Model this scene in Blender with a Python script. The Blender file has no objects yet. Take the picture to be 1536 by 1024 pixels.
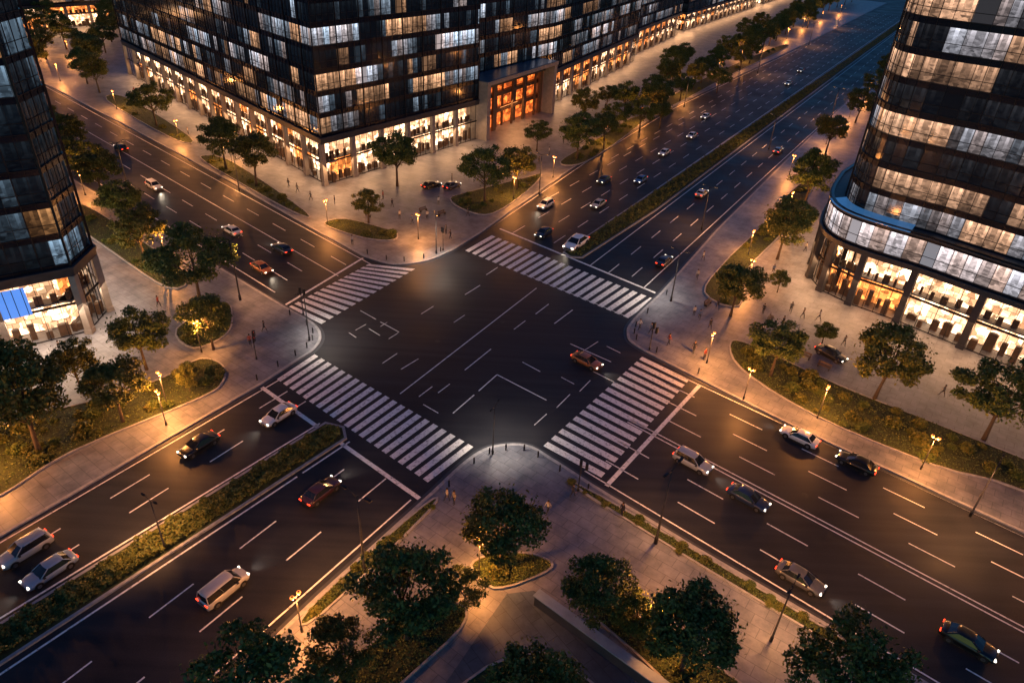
import bpy, math, random
import numpy as np
from mathutils import Vector, Matrix
random.seed(7); rng=np.random.default_rng(7)
K=1.25
sc=bpy.context.scene; col=sc.collection
def U(x,y): return (x*K,y*K)
def UL(l): return [U(*p) for p in l]
# ---------------------------------------------------------------- materials
def mat(name):
    m=bpy.data.materials.new(name); m.use_nodes=True
    nt=m.node_tree; return m,nt,nt.nodes['Principled BSDF']
def N(nt,t,**kw):
    n=nt.nodes.new(t)
    for k,v in kw.items(): setattr(n,k,v)
    return n
def ramp(nt,stops,interp='LINEAR'):
    r=N(nt,'ShaderNodeValToRGB'); r.color_ramp.interpolation=interp
    e=r.color_ramp.elements
    while len(e)<len(stops): e.new(.5)
    for i,(p,c) in enumerate(stops):
        e[i].position=p; e[i].color=(c[0],c[1],c[2],1)
    return r
def noise(nt,scale,detail=4,rough=.55,coord=None):
    n=N(nt,'ShaderNodeTexNoise'); n.inputs['Scale'].default_value=scale
    n.inputs['Detail'].default_value=detail; n.inputs['Roughness'].default_value=rough
    if coord: nt.links.new(coord,n.inputs['Vector'])
    return n
def geo(nt): return N(nt,'ShaderNodeNewGeometry').outputs['Position']
def simple(name,c,rough=.6,metal=0,var=0.25,scale=3,emis=None,es=0,spec=.5):
    m,nt,b=mat(name)
    n=noise(nt,scale,4,.6,geo(nt))
    r=ramp(nt,[(.3,[x*(1-var) for x in c]),(.7,[min(1,x*(1+var)) for x in c])])
    nt.links.new(n.outputs['Fac'],r.inputs[0]); nt.links.new(r.outputs[0],b.inputs['Base Color'])
    b.inputs['Roughness'].default_value=rough; b.inputs['Metallic'].default_value=metal; b.inputs['Specular IOR Level'].default_value=spec
    if emis:
        b.inputs['Emission Color'].default_value=(*emis,1); b.inputs['Emission Strength'].default_value=es
        m.cycles.emission_sampling='NONE'
    return m
def math_(nt,op,a,b=None,clamp=False):
    n=N(nt,'ShaderNodeMath',operation=op); n.use_clamp=clamp
    for i,x in enumerate((a,b)):
        if x is None: continue
        if isinstance(x,(int,float)): n.inputs[i].default_value=x
        else: nt.links.new(x,n.inputs[i])
    return n.outputs[0]
def asphalt():
    m,nt,b=mat('asphalt'); p=geo(nt)
    n1=noise(nt,.12,6,.65,p); n2=noise(nt,9,4,.8,p); 
    mp=N(nt,'ShaderNodeMapping'); mp.inputs['Rotation'].default_value=(0,0,math.radians(-58)); mp.inputs['Scale'].default_value=(.03,.9,1)
    nt.links.new(p,mp.inputs[0]); n3=noise(nt,1,3,.5,mp.outputs[0])
    r=ramp(nt,[(.38,(.006,.0075,.012)),(.66,(.036,.037,.043))])
    s=math_(nt,'ADD',math_(nt,'MULTIPLY',n1.outputs['Fac'],.42),math_(nt,'ADD',math_(nt,'MULTIPLY',n2.outputs['Fac'],.33),math_(nt,'MULTIPLY',n3.outputs['Fac'],.3)))
    nt.links.new(s,r.inputs[0]); nt.links.new(r.outputs[0],b.inputs['Base Color'])
    rr=N(nt,'ShaderNodeMapRange'); rr.inputs['From Min'].default_value=.3; rr.inputs['From Max'].default_value=.7; rr.inputs['To Min'].default_value=.42; rr.inputs['To Max'].default_value=.7
    nt.links.new(n1.outputs['Fac'],rr.inputs[0]); nt.links.new(rr.outputs[0],b.inputs['Roughness']); b.inputs['Specular IOR Level'].default_value=.22
    bp=N(nt,'ShaderNodeBump'); bp.inputs['Strength'].default_value=.35; bp.inputs['Distance'].default_value=.03
    nt.links.new(n2.outputs['Fac'],bp.inputs['Height']); nt.links.new(bp.outputs[0],b.inputs['Normal'])
    return m
def paintmat():
    m,nt,b=mat('road_paint'); p=geo(nt); n=noise(nt,2.6,6,.8,p); r=ramp(nt,[(.35,(.1,.1,.11)),(.47,(.76,.75,.73)),(1,(.9,.89,.87))])
    nt.links.new(n.outputs['Fac'],r.inputs[0]); nt.links.new(r.outputs[0],b.inputs['Base Color']); b.inputs['Roughness'].default_value=.6; return m
def paving(name,c1,c2,rot,w=1.2,h=.6):
    m,nt,b=mat(name); p=geo(nt)
    mp=N(nt,'ShaderNodeMapping'); mp.inputs['Rotation'].default_value=(0,0,math.radians(rot)); nt.links.new(p,mp.inputs[0])
    br=N(nt,'ShaderNodeTexBrick'); nt.links.new(mp.outputs[0],br.inputs['Vector'])
    br.inputs['Color1'].default_value=(*c1,1); br.inputs['Color2'].default_value=(*c2,1); br.inputs['Mortar'].default_value=(c1[0]*.5,c1[1]*.5,c1[2]*.5,1)
    br.inputs['Scale'].default_value=1; br.inputs['Mortar Size'].default_value=.03; br.inputs['Brick Width'].default_value=w; br.inputs['Row Height'].default_value=h
    n=noise(nt,.3,7,.72,p); r=ramp(nt,[(.32,(.42,.43,.47)),(.68,(1.2,1.18,1.15))]); nt.links.new(n.outputs['Fac'],r.inputs[0])
    mx=N(nt,'ShaderNodeMix',data_type='RGBA',blend_type='MULTIPLY'); mx.inputs[0].default_value=1
    nt.links.new(br.outputs['Color'],mx.inputs[6]); nt.links.new(r.outputs[0],mx.inputs[7])
    nt.links.new(mx.outputs[2],b.inputs['Base Color']); b.inputs['Roughness'].default_value=.48
    return m
def leafmat(name,cols):
    m,nt,b=mat(name)
    g=N(nt,'ShaderNodeNewGeometry')
    r=ramp(nt,[(0,cols[0]),(.5,cols[1]),(1,cols[2])]); nt.links.new(g.outputs['Random Per Island'],r.inputs[0])
    nt.links.new(r.outputs[0],b.inputs['Base Color']); b.inputs['Roughness'].default_value=.6; b.inputs['Specular IOR Level'].default_value=.3
    return m
def windowmat():
    m,nt,b=mat('office_glass'); at=N(nt,'ShaderNodeAttribute',attribute_name='lit')
    sp=N(nt,'ShaderNodeSeparateColor'); nt.links.new(at.outputs['Color'],sp.inputs[0])
    uv=N(nt,'ShaderNodeUVMap'); su=N(nt,'ShaderNodeSeparateXYZ'); nt.links.new(uv.outputs[0],su.inputs[0])
    p=geo(nt); mp=N(nt,'ShaderNodeMapping'); mp.inputs['Scale'].default_value=(1.1,1.1,2.4); nt.links.new(p,mp.inputs[0])
    vo=N(nt,'ShaderNodeTexVoronoi'); vo.inputs['Scale'].default_value=1.3; nt.links.new(mp.outputs[0],vo.inputs['Vector'])
    sv=N(nt,'ShaderNodeSeparateColor'); nt.links.new(vo.outputs['Color'],sv.inputs[0])
    nz=noise(nt,1.2,4,.65,p)
    nzr=ramp(nt,[(.35,(.25,.25,.25)),(.62,(1,1,1))]); nt.links.new(nz.outputs['Fac'],nzr.inputs[0])
    top=math_(nt,'MULTIPLY',math_(nt,'POWER',su.outputs[1],2.2),1.2)
    ceil_=math_(nt,'MULTIPLY',math_(nt,'GREATER_THAN',math_(nt,'SINE',math_(nt,'ADD',math_(nt,'MULTIPLY',su.outputs[0],9.0),math_(nt,'MULTIPLY',sp.outputs[2],9.0))),.45),1.1)
    pat0=math_(nt,'ADD',math_(nt,'MULTIPLY',top,math_(nt,'ADD',ceil_,.45)),math_(nt,'MULTIPLY',math_(nt,'MULTIPLY',sv.outputs[0],nzr.outputs[0]),.9))
    pat=math_(nt,'ADD',pat0,.16)
    blind=math_(nt,'GREATER_THAN',sp.outputs[2],.93)
    mxp=N(nt,'ShaderNodeMix',data_type='FLOAT'); nt.links.new(blind,mxp.inputs[0]); nt.links.new(pat,mxp.inputs[2]); mxp.inputs[3].default_value=.4
    stg=math_(nt,'MULTIPLY',math_(nt,'MULTIPLY',mxp.outputs[0],sp.outputs[0]),2.0)
    cm=N(nt,'ShaderNodeMix',data_type='RGBA'); nt.links.new(sp.outputs[1],cm.inputs[0]); cm.inputs[6].default_value=(.4,.66,.92,1); cm.inputs[7].default_value=(1,.44,.13,1)
    b.inputs['Base Color'].default_value=(.005,.008,.016,1); b.inputs['Roughness'].default_value=.1; b.inputs['Specular IOR Level'].default_value=.25
    nt.links.new(cm.outputs[2],b.inputs['Emission Color']); nt.links.new(stg,b.inputs['Emission Strength'])
    m.cycles.emission_sampling='NONE'
    return m
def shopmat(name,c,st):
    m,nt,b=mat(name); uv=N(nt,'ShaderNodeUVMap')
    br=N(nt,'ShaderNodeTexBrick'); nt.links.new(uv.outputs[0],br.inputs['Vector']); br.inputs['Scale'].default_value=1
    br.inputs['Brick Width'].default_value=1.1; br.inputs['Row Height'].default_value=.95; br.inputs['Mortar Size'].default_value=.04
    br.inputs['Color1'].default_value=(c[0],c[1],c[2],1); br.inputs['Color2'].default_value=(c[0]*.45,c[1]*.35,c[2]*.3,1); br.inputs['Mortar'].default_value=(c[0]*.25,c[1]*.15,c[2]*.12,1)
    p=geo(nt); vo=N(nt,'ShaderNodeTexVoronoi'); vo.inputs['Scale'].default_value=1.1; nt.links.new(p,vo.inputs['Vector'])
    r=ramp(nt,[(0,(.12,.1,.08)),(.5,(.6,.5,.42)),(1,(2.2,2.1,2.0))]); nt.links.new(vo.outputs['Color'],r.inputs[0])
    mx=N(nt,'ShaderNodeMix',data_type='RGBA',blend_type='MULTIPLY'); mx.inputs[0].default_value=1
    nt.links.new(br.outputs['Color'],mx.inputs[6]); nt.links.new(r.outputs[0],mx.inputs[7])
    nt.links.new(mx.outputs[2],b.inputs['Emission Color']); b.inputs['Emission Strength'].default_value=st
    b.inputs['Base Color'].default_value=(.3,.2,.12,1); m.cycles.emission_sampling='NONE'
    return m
def thinglass():
    m,nt,b=mat('shop_glass'); b.inputs['Base Color'].default_value=(.05,.06,.07,1); b.inputs['Roughness'].default_value=.05
    tr=N(nt,'ShaderNodeBsdfTransparent'); mx=N(nt,'ShaderNodeMixShader'); mx.inputs[0].default_value=.12
    out=nt.nodes['Material Output']; nt.links.new(tr.outputs[0],mx.inputs[1]); nt.links.new(b.outputs[0],mx.inputs[2]); nt.links.new(mx.outputs[0],out.inputs[0])
    return m
def carpaint():
    m,nt,b=mat('car_paint'); o=N(nt,'ShaderNodeObjectInfo'); nt.links.new(o.outputs['Color'],b.inputs['Base Color'])
    b.inputs['Metallic'].default_value=.15; b.inputs['Roughness'].default_value=.3; b.inputs['Coat Weight'].default_value=.4; b.inputs['Coat Roughness'].default_value=.08
    return m
def clothmat(name):
    m,nt,b=mat(name); o=N(nt,'ShaderNodeObjectInfo'); nt.links.new(o.outputs['Color'],b.inputs['Base Color']); b.inputs['Roughness'].default_value=.85
    return m
M=dict(
 asphalt=asphalt(),
 pave=paving('paving_stone',(.205,.215,.245),(.17,.18,.205),35,1.8,1.2),
 pave2=paving('paving_slate',(.08,.11,.15),(.065,.09,.125),52,2.2,1.1),
 earth=simple('earth',(.03,.03,.035),.9),
 kerb=simple('kerb_stone',(.28,.28,.29),.7,0,.25,2),
 paint=paintmat(),
 grass=simple('grass',(.03,.04,.011),.95,0,.6,2.5),
 leaf=leafmat('leaf_green',[(.035,.065,.016),(.08,.115,.026),(.15,.16,.035)]),
 leaf2=leafmat('leaf_olive',[(.05,.075,.015),(.105,.12,.026),(.18,.155,.035)]),
 bark=simple('bark',(.07,.05,.035),.9,0,.4,9),
 wall=simple('tower_wall',(.012,.015,.024),.4,.0,.2,.5,spec=.2),
 band=simple('spandrel_glass',(.006,.01,.02),.25,.0,.25,.4,spec=.2),
 mull=simple('mullion_metal',(.01,.012,.018),.5,0,.2,.4,spec=.2),
 stone=simple('facade_stone',(.24,.22,.2),.6,0,.15,1.2),
 darkstone=simple('facade_dark_stone',(.045,.048,.056),.5,0,.2,1.2,spec=.3),
 coping=simple('pale_coping',(.24,.3,.37),.5,0,.15,1),
 win=windowmat(), shop=shopmat('shop_interior_warm',(1,.36,.09),3.2), shopw=shopmat('shop_interior_white',(1,.72,.46),5.2),
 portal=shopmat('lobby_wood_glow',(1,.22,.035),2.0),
 shopblue=simple('blue_shop_glow',(.02,.05,.2),.3,0,.7,.9,(.12,.34,1),.9),
 sglass=thinglass(), paintcar=carpaint(), cglass=simple('car_glass',(.012,.014,.018),.08,0,.1,1),
 tyre=simple('tyre_rubber',(.012,.012,.012),.9), rim=simple('wheel_rim',(.25,.25,.26),.35,.9),
 trim=simple('black_trim',(.015,.015,.016),.5),
 head=simple('headlight_lens',(.8,.8,.8),.2,0,.05,1,(1,.88,.7),3), tail=simple('taillight_lens',(.4,.01,.01),.3,0,.05,1,(1,.05,.015),4),
 pole=simple('lamp_post_metal',(.03,.03,.032),.45,.6), glow=simple('lamp_glow',(.9,.5,.2),.4,0,.02,1,(1,.25,.04),3.2),
 addedglow=simple('added_lamp_glow',(.9,.7,.4),.4,0,.02,1,(1,.6,.3),3),  # added glow for the heads of the tall road lamps
 red=simple('signal_red',(.3,.01,.01),.4,0,.05,1,(1,.06,.02),6),
 cloth=clothmat('clothing'), trousers=simple('dark_trousers',(.02,.022,.03),.9), skin=simple('skin',(.35,.2,.14),.6), hair=simple('hair',(.02,.014,.01),.7),
 wood=simple('bench_wood',(.1,.06,.035),.6), blueroof=simple('canopy_metal',(.06,.1,.17),.3,.3,.3,.6),
 blueglow=simple('canopy_glass',(.05,.1,.18),.15,0,.6,.5,(.08,.3,.7),.3),  # blue light on the canopy is put in as emission
 roofm=simple('roof_gravel',(.05,.055,.065),.9),
)
# ---------------------------------------------------------------- mesh builder
class MB:
    def __init__(s): s.v=[];s.f=[];s.m=[];s.uv=[];s.lit=[]
    def add(s,vs,fs,mi=0,uv=None,lit=None):
        o=len(s.v); s.v+=[tuple(x) for x in vs]
        for i,f in enumerate(fs):
            s.f.append(tuple(o+a for a in f)); s.m.append(mi); s.uv.append(uv if uv else None); s.lit.append(lit)
    def quad(s,a,b,c,d,mi=0,uv=((0,0),(1,0),(1,1),(0,1)),lit=None): s.add([a,b,c,d],[(0,1,2,3)],mi,uv,lit)
    def prism(s,poly,z0,z1,mi=0,top=None,bottom=False):
        n=len(poly); o=[(x,y,z0) for x,y in poly]+[(x,y,z1) for x,y in poly]
        s.add(o,[(i,(i+1)%n,n+(i+1)%n,n+i) for i in range(n)],mi)
        s.add([(x,y,z1) for x,y in poly],[tuple(range(n))],mi if top is None else top)
        if bottom: s.add([(x,y,z0) for x,y in poly],[tuple(reversed(range(n)))],mi)
    def box(s,c,h,rot=0,mi=0):
        cs,sn=math.cos(rot),math.sin(rot); P=[]
        for z in (-1,1):
            for x,y in ((-1,-1),(1,-1),(1,1),(-1,1)):
                X=x*h[0];Y=y*h[1]; P.append((c[0]+X*cs-Y*sn,c[1]+X*sn+Y*cs,c[2]+z*h[2]))
        s.add(P,[(3,2,1,0),(4,5,6,7),(0,1,5,4),(1,2,6,5),(2,3,7,6),(3,0,4,7)],mi)
    def tube(s,pts,rs,n=8,mi=0,cap=True):
        pts=[Vector(p) for p in pts]; rings=[]
        for i,p in enumerate(pts):
            d=(pts[min(i+1,len(pts)-1)]-pts[max(i-1,0)]).normalized()
            a=d.orthogonal().normalized() if abs(d.z)<.99 else Vector((1,0,0)); b=d.cross(a).normalized(); a=b.cross(d)
            rings.append([p+rs[i]*(math.cos(t)*a+math.sin(t)*b) for t in [2*math.pi*k/n for k in range(n)]])
        vs=[v for r in rings for v in r]; fs=[]
        for i in range(len(pts)-1):
            for k in range(n): fs.append((i*n+k,i*n+(k+1)%n,(i+1)*n+(k+1)%n,(i+1)*n+k))
        if cap: fs.append(tuple(range(n-1,-1,-1))); fs.append(tuple((len(pts)-1)*n+k for k in range(n)))
        s.add(vs,fs,mi)
    def obj(s,name,mats,smooth=False,link=True):
        me=bpy.data.meshes.new(name); me.from_pydata(s.v,[],s.f)
        for m in mats: me.materials.append(m)
        me.polygons.foreach_set('material_index',s.m)
        if any(u for u in s.uv):
            l=me.uv_layers.new(name='UVMap'); k=0
            for u,f in zip(s.uv,s.f):
                for i in range(len(f)):
                    if u: l.data[k].uv=u[i]
                    k+=1
        if any(x is not None for x in s.lit):
            ca=me.color_attributes.new('lit','FLOAT_COLOR','CORNER'); k=0
            for x,f in zip(s.lit,s.f):
                for i in range(len(f)):
                    ca.data[k].color=(*(x or (0,0,0)),1); k+=1
        if smooth: me.polygons.foreach_set('use_smooth',[True]*len(s.f))
        me.update(); o=bpy.data.objects.new(name,me)
        if link: col.objects.link(o)
        return o
def tag(o,label=None,cat=None,group=None,kind=None):
    if label:o["label"]=label
    if cat:o["category"]=cat
    if group:o["group"]=group
    if kind:o["kind"]=kind
def empty(name,loc=(0,0,0),link=True):
    e=bpy.data.objects.new(name,None); e.location=loc; e.empty_display_size=.2
    if link: col.objects.link(e)
    return e
def inst(tmpl,loc,rz=0,s=1,color=None,lights=True):
    root,parts=tmpl; r=root.copy(); r.location=loc; r.rotation_euler=(0,0,rz); r.scale=(s,s,s) if not isinstance(s,tuple) else s
    col.objects.link(r); mp={root:r}
    for p in parts:
        if p.type=='LIGHT' and not lights: continue
        c=p.copy(); c.parent=mp.get(p.parent,r); col.objects.link(c); mp[p]=c
        if color: c.color=(*color,1)
    return r
def catmull(pts,n=5,closed=False):
    P=[Vector(p) for p in pts]; L=len(P); out=[]
    rng_=range(L) if closed else range(L-1)
    for i in rng_:
        p1=P[i];p2=P[(i+1)%L]
        p0=P[i-1] if (closed or i>0) else p1*2-p2
        p3=P[(i+2)%L] if (closed or i+2<L) else p2*2-p1
        for k in range(n):
            t=k/n; out.append(tuple(.5*((2*p1)+(p2-p0)*t+(2*p0-5*p1+4*p2-p3)*t*t+(3*p1-p0-3*p2+p3)*t**3)))
    if not closed: out.append(tuple(P[-1]))
    return out
def offset(poly,d,closed=True):   # d>0 : to the right of travel (outward for CCW)
    n=len(poly); out=[]
    for i in range(n):
        p=Vector(poly[i]); a=Vector(poly[i-1]) if (closed or i>0) else None; b=Vector(poly[(i+1)%n]) if (closed or i<n-1) else None
        ns=[]
        if a is not None: e=(p-a).normalized(); ns.append(Vector((e.y,-e.x)))
        if b is not None: e=(b-p).normalized(); ns.append(Vector((e.y,-e.x)))
        m=sum(ns,Vector((0,0))); m.normalize(); k=d/max(.4,m.dot(ns[0])); out.append(tuple(p+m*k))
    return out
def ribbon(mb,path,w0,w1,z0,z1,closed=False,mi=0):
    A=offset(path,w0,closed);B=offset(path,w1,closed); n=len(path)
    for i in range(n if closed else n-1):
        j=(i+1)%n; a0,a1,b0,b1=A[i],A[j],B[i],B[j]
        mb.quad((*a0,z1),(*a1,z1),(*b1,z1),(*b0,z1),mi); mb.quad((*a0,z0),(*a1,z0),(*a1,z1),(*a0,z1),mi); mb.quad((*b1,z0),(*b0,z0),(*b0,z1),(*b1,z1),mi)
# ---------------------------------------------------------------- camera, world
cam=bpy.data.cameras.new('camera'); cam.lens=24.61; cam.sensor_width=36; cam.clip_end=6000; cam.clip_start=.5
co=bpy.data.objects.new('camera',cam); col.objects.link(co); sc.camera=co
R=Vector((.99842,.03013,.04747)); UPV=Vector((-.05622,.53503,.84296)); BK=Vector((0,-.84429,.53588))
CP=Vector((4.86*K,-68.08*K,42*K))
co.matrix_world=Matrix(((R.x,UPV.x,BK.x,CP.x),(R.y,UPV.y,BK.y,CP.y),(R.z,UPV.z,BK.z,CP.z),(0,0,0,1)))
def proj(p):
    q=Vector(p)-CP; z=-q.dot(BK)
    return (768+1050*q.dot(R)/z,512-1050*q.dot(UPV)/z,z) if z>1 else (-9e3,0,1)
w=bpy.data.worlds.new('World'); sc.world=w; w.use_nodes=True; nt=w.node_tree; bg=nt.nodes['Background']
sky=N(nt,'ShaderNodeTexSky'); sky.sky_type='NISHITA'; sky.sun_disc=False; sky.sun_elevation=math.radians(3); sky.sun_rotation=math.radians(200)
mx=N(nt,'ShaderNodeMix',data_type='RGBA',blend_type='MULTIPLY'); mx.inputs[0].default_value=1; mx.inputs[7].default_value=(.15,.42,1,1)
nt.links.new(sky.outputs[0],mx.inputs[6]); nt.links.new(mx.outputs[2],bg.inputs[0]); bg.inputs[1].default_value=.25
sc.view_settings.view_transform='Standard'; sc.view_settings.look='None'; sc.view_settings.exposure=0
# ---------------------------------------------------------------- ground, roads, pavements
mb=MB(); mb.quad((-2500,-2500,0),(2500,-2500,0),(2500,3000,0),(-2500,3000,0)); tag(mb.obj('ground',[M['earth']]),kind='structure')
mb=MB(); mb.quad((-420,-200,.004),(420,-200,.004),(420,620,.004),(-420,620,.004)); tag(mb.obj('road',[M['asphalt']]),kind='structure')
cW=[(-21.8,2.6),(-17.8,-.5),(-16.2,-3.2),(-16.3,-5.9),(-17.7,-8.6),(-19.6,-12.3)]
cN=[(-4,21),(-7.2,17),(-11.4,15.4),(-15.8,17.3)]
cE=[(24.3,-6.9),(18.9,-1.6),(18.1,1.2),(19.2,4.4),(23.5,11.5)]
cS=[(-1.4,-26.5),(1.5,-21.8),(3.7,-19.8),(6.7,-19.4),(9.1,-21.1),(12.5,-24.1)]
# kerb lines running so that the block lies on the left of travel (CCW blocks)
kW=UL([(-58.5,-75.7),(-19.6,-12.3)])[:1]+UL(catmull(cW[::-1],5))+UL([(-58.1,31.8),(-185,134)])
kN=UL([(-260,235),(-104.7,96.2),(-71.3,67.3),(-45.6,44.5),(-23.5,24)])+UL(catmull(cN[::-1],5))+UL([(-.7,27.2),(2.9,34.9),(15.8,62.2),(39.2,106.8),(100.5,205),(210.8,386.2)])
kE=UL([(235,368),(112.6,163.5),(57.9,71.7),(35.5,33.5)])+UL(catmull(cE[::-1],5))+UL([(32.5,-14.4),(47.6,-26.8),(110,-80)])
kS=UL([(70,-70.5),(33.5,-40.9),(25,-34.2),(19.9,-30.2)])+UL(catmull(cS[::-1],5))+UL([(-7.6,-36.4),(-11.6,-43.3),(-31,-75)])
outer=[UL([(-330,134),(-330,-75.7)]),UL([(150,430),(-260,430)]),UL([(320,-80),(320,368)]),UL([(-31,-150),(70,-150)])]
mbk=MB()
for k,o in zip((kW,kN,kE,kS),outer):
    mbp=MB(); mbp.prism(k+o,.0,.15); tag(mbp.obj('pavement',[M['pave']]),kind='structure')
    ribbon(mbk,k,-.32,.05,.0,.165)
    ribbon(mbk,k,.06,.5,.004,.012,mi=1)
mS=UL([(-9.5,-19.9),(-10.1,-18.3),(-12,-17.8),(-27.7,-40.0),(-45,-64),(-41,-64),(-26.1,-43.3)])
mN=UL([(11.3,22.2),(12.2,20.6),(14.0,20.6),(27.0,39.9),(57.3,90.2),(127.2,206.2),(220,358),(216,360),(124.4,207.8),(25.2,44.6)])
def ccw(p):
    a=sum(p[i-1][0]*p[i][1]-p[i][0]*p[i-1][1] for i in range(len(p))); return p if a>0 else p[::-1]
mS=ccw(mS); mN=ccw(mN)
for m in (mS,mN):
    ribbon(mbk,m,-.3,0,0,.2,True)
    q=MB(); q.prism(offset(m,-.3),0,.19); tag(q.obj('median_soil',[M['grass']]),kind='structure')
tag(mbk.obj('kerb',[M['kerb'],M['darkstone']]),kind='structure')
# planting beds
beds=dict(
 W1=[(-39,-35),(-34.8,-29.3),(-32.1,-23.7),(-24.6,-15.5),(-23.4,-12.7),(-24.5,-9.8),(-27.3,-8.9),(-29.7,-12.7),(-34,-16.5),(-40.3,-20.9),(-46,-30)],
 W2=[(-32.1,-3.5),(-29.3,2.9),(-27.1,0),(-26.3,-4.2),(-28.7,-7.1)],
 W3=[(-36,9),(-46,18),(-60,29),(-62,26),(-48,14),(-37,5.5)],
 N1=[(-23.7,27.6),(-20.9,29.3),(-14.3,26.5),(-12.5,25.1),(-12.7,22.7),(-16.5,22.7),(-21.9,25.4)],
 N2=[(-6.5,39.7),(-4,43.2),(4.7,51.1),(8.6,54.5),(5.9,44.9),(0.8,34.6),(-3.4,35.1)],
 N3=[(-86.5,86.5),(-61.4,62.5),(-59,64.5),(-84,90)],N4=[(-52,54),(-45.9,51.4),(-27.3,31),(-30.6,31.8),(-50,50)],
 N5=[(12,62),(19,76),(29,96),(33,97),(22,72),(15.5,61)],N6=[(38,112),(60,152),(95,208),(99,208),(64,150),(41,110)],
 E1=[(29.8,.3),(32.4,-.2),(39.7,-7.2),(46,-12),(53.1,-17.5),(64,-26),(60,-32),(50.4,-22),(43.9,-19.2),(35.1,-12.7),(29.7,-5.1)],
 E2=[(29.2,12.2),(33.9,21.6),(41.8,34),(55,56),(58,56),(46,34),(37,20),(33,9)],
 S1=[(2.7,-33.3),(4.6,-32),(7.4,-31.9),(8.9,-32.9),(7.4,-34.2),(4.5,-35.3)],
 S2=[(-8,-37.6),(-1.6,-27.6),(-.9,-28.1),(-7,-38.2)],S3=[(12.6,-25.1),(28.5,-37.6),(28,-38.5),(12.2,-25.8)],
 S4=[(-9,-50),(-4.2,-41.5),(-1.5,-38),(2,-36.6),(2.6,-38.6),(-2,-44.5),(-4,-50)],S5=[(10.8,-36.2),(15,-37),(22,-43),(20,-48),(15.5,-41.3)],S6=[(2,-44),(8,-40),(14,-46),(6,-50)])
mbr=MB(); bedpoly={}
for k,b in beds.items():
    p=ccw(UL(catmull(b,4,True))); bedpoly[k]=p
    q=MB(); q.prism(offset(p,-.2),.1,.26); tag(q.obj('grass_bed',[M['grass']]),kind='structure')
    ribbon(mbr,p,-.2,0,.1,.33,True)
tag(mbr.obj('bed_kerb',[M['kerb']]),kind='structure')
q=MB(); q.prism(ccw(UL([(-2,-50),(5.5,-35.6),(7.4,-35.2),(8.8,-35.9),(14,-41),(10,-50)])),.1,.172); tag(q.obj('path',[M['pave2']]),kind='structure')
# ---------------------------------------------------------------- markings; painted lines also stand in for vehicle light trails
mk=MB(); Z=.0085
def line(p,q,w=.17,z=Z):
    p=Vector(U(*p));q=Vector(U(*q)); d=(q-p).normalized(); n=Vector((-d.y,d.x))*w/2
    mk.quad((*(p-n),z),(*(q-n),z),(*(q+n),z),(*(p+n),z))
def dash(p,q,on=3.4,off=3.9,w=.155):
    p=Vector(p);q=Vector(q);L=(q-p).length; t=random.random()*off; d=(q-p)/L
    while t<L: line(p+d*t,p+d*min(t+on,L),w); t+=on+off
def zebra(a,b,c,d,n,fill=.58):
    a,b,c,d=[Vector(U(*x)) for x in (a,b,c,d)]
    for i in range(n):
        t0=(i+.22)/n;t1=t0+fill/n
        mk.quad((*a.lerp(d,t0),Z),(*b.lerp(c,t0),Z),(*b.lerp(c,t1),Z),(*a.lerp(d,t1),Z))
zebra((-16.2,-6.5),(-18.7,-11.3),(-1.4,-24.9),(2.1,-20.1),21)
zebra((-2.6,21.2),(.8,26.9),(22.8,9.7),(18.8,4.6),22)
zebra((-14.6,15.4),(-8.3,14.8),(-17,-.7),(-21.8,2.6),14)
zebra((19.4,-3.3),(23.9,-7.2),(13.1,-23.2),(8.1,-19.5),16)
def pt(g,n,s,o): return (g[0]*s+n[0]*o,g[1]*s+n[1]*o)
line((-19.7,-12.8),(-2,-26.7),.5); line((2.1,29.3),(22.9,11.6),.45); line((24.6,-8.4),(13.6,-24),.5); line((-15.6,17.3),(-22.2,3.2),.4)
g=(.523,.852);n=(.852,-.523)
for o,kind in ((-9.5,'s'),(-7.4,'d'),(-4.8,'d'),(4.9,'d'),(8.5,'d'),(11.8,'s')):
    a=pt(g,n,-18.2-(o+10)*.28,o); b=pt(g,n,-80,o-.6)
    (line if kind=='s' else dash)(a,b)
line((-12.5,-17.9),(-45.4,-64),.2); line((-9.2,-20.2),(-25.7,-43.7),.2)
g=(.517,.856);n=(.856,-.517)
for o,kind in ((-4.4,'d'),(-7.7,'d'),(-11,'d'),(-14.1,'d'),(-1.6,'s'),(3.2,'s'),(6.2,'d'),(9.2,'d'),(11.8,'s')):
    s0=23.2-(o)*.17+.8; a=pt(g,n,s0 if o!=-14.1 else 40,o); b=pt(g,n,380,o)
    (line if kind=='s' else dash)(a,b)
line((.2,28.4),(16.6,62.2)); line((16.6,62.2),(40.2,106.8)); line((40.2,106.8),(101.5,205)); dash((22,66),(120,234))
g=(.77,-.638);n=(.638,.77)
for o,kind in ((9.3,'s'),(7.0,'d'),(4.4,'d'),(1.8,'d'),(-.7,'s'),(-1.2,'s'),(-4.2,'d'),(-7.2,'d'),(-9.6,'s')):
    s0=20.5+(10-o)*.13; a=pt(g,n,s0+.3,o); b=pt(g,n,110,o+.2)
    (line if kind=='s' else dash)(a,b)
g=(-.765,.645)
for o,o2,kind in ((2.3,5.5,'s'),(-.2,2.8,'d'),(-2.8,-.6,'s'),(-5.4,-3.6,'d'),(-8.1,-7.2,'d'),(-10.9,-11.4,'s')):
    s0=25-(o+12)*.15; n=(.645,.765); a=pt(g,n,s0-3+ (3-o)*.05,o); b=pt(g,n,150,o2)
    (line if kind=='s' else dash)(a,b)
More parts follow.
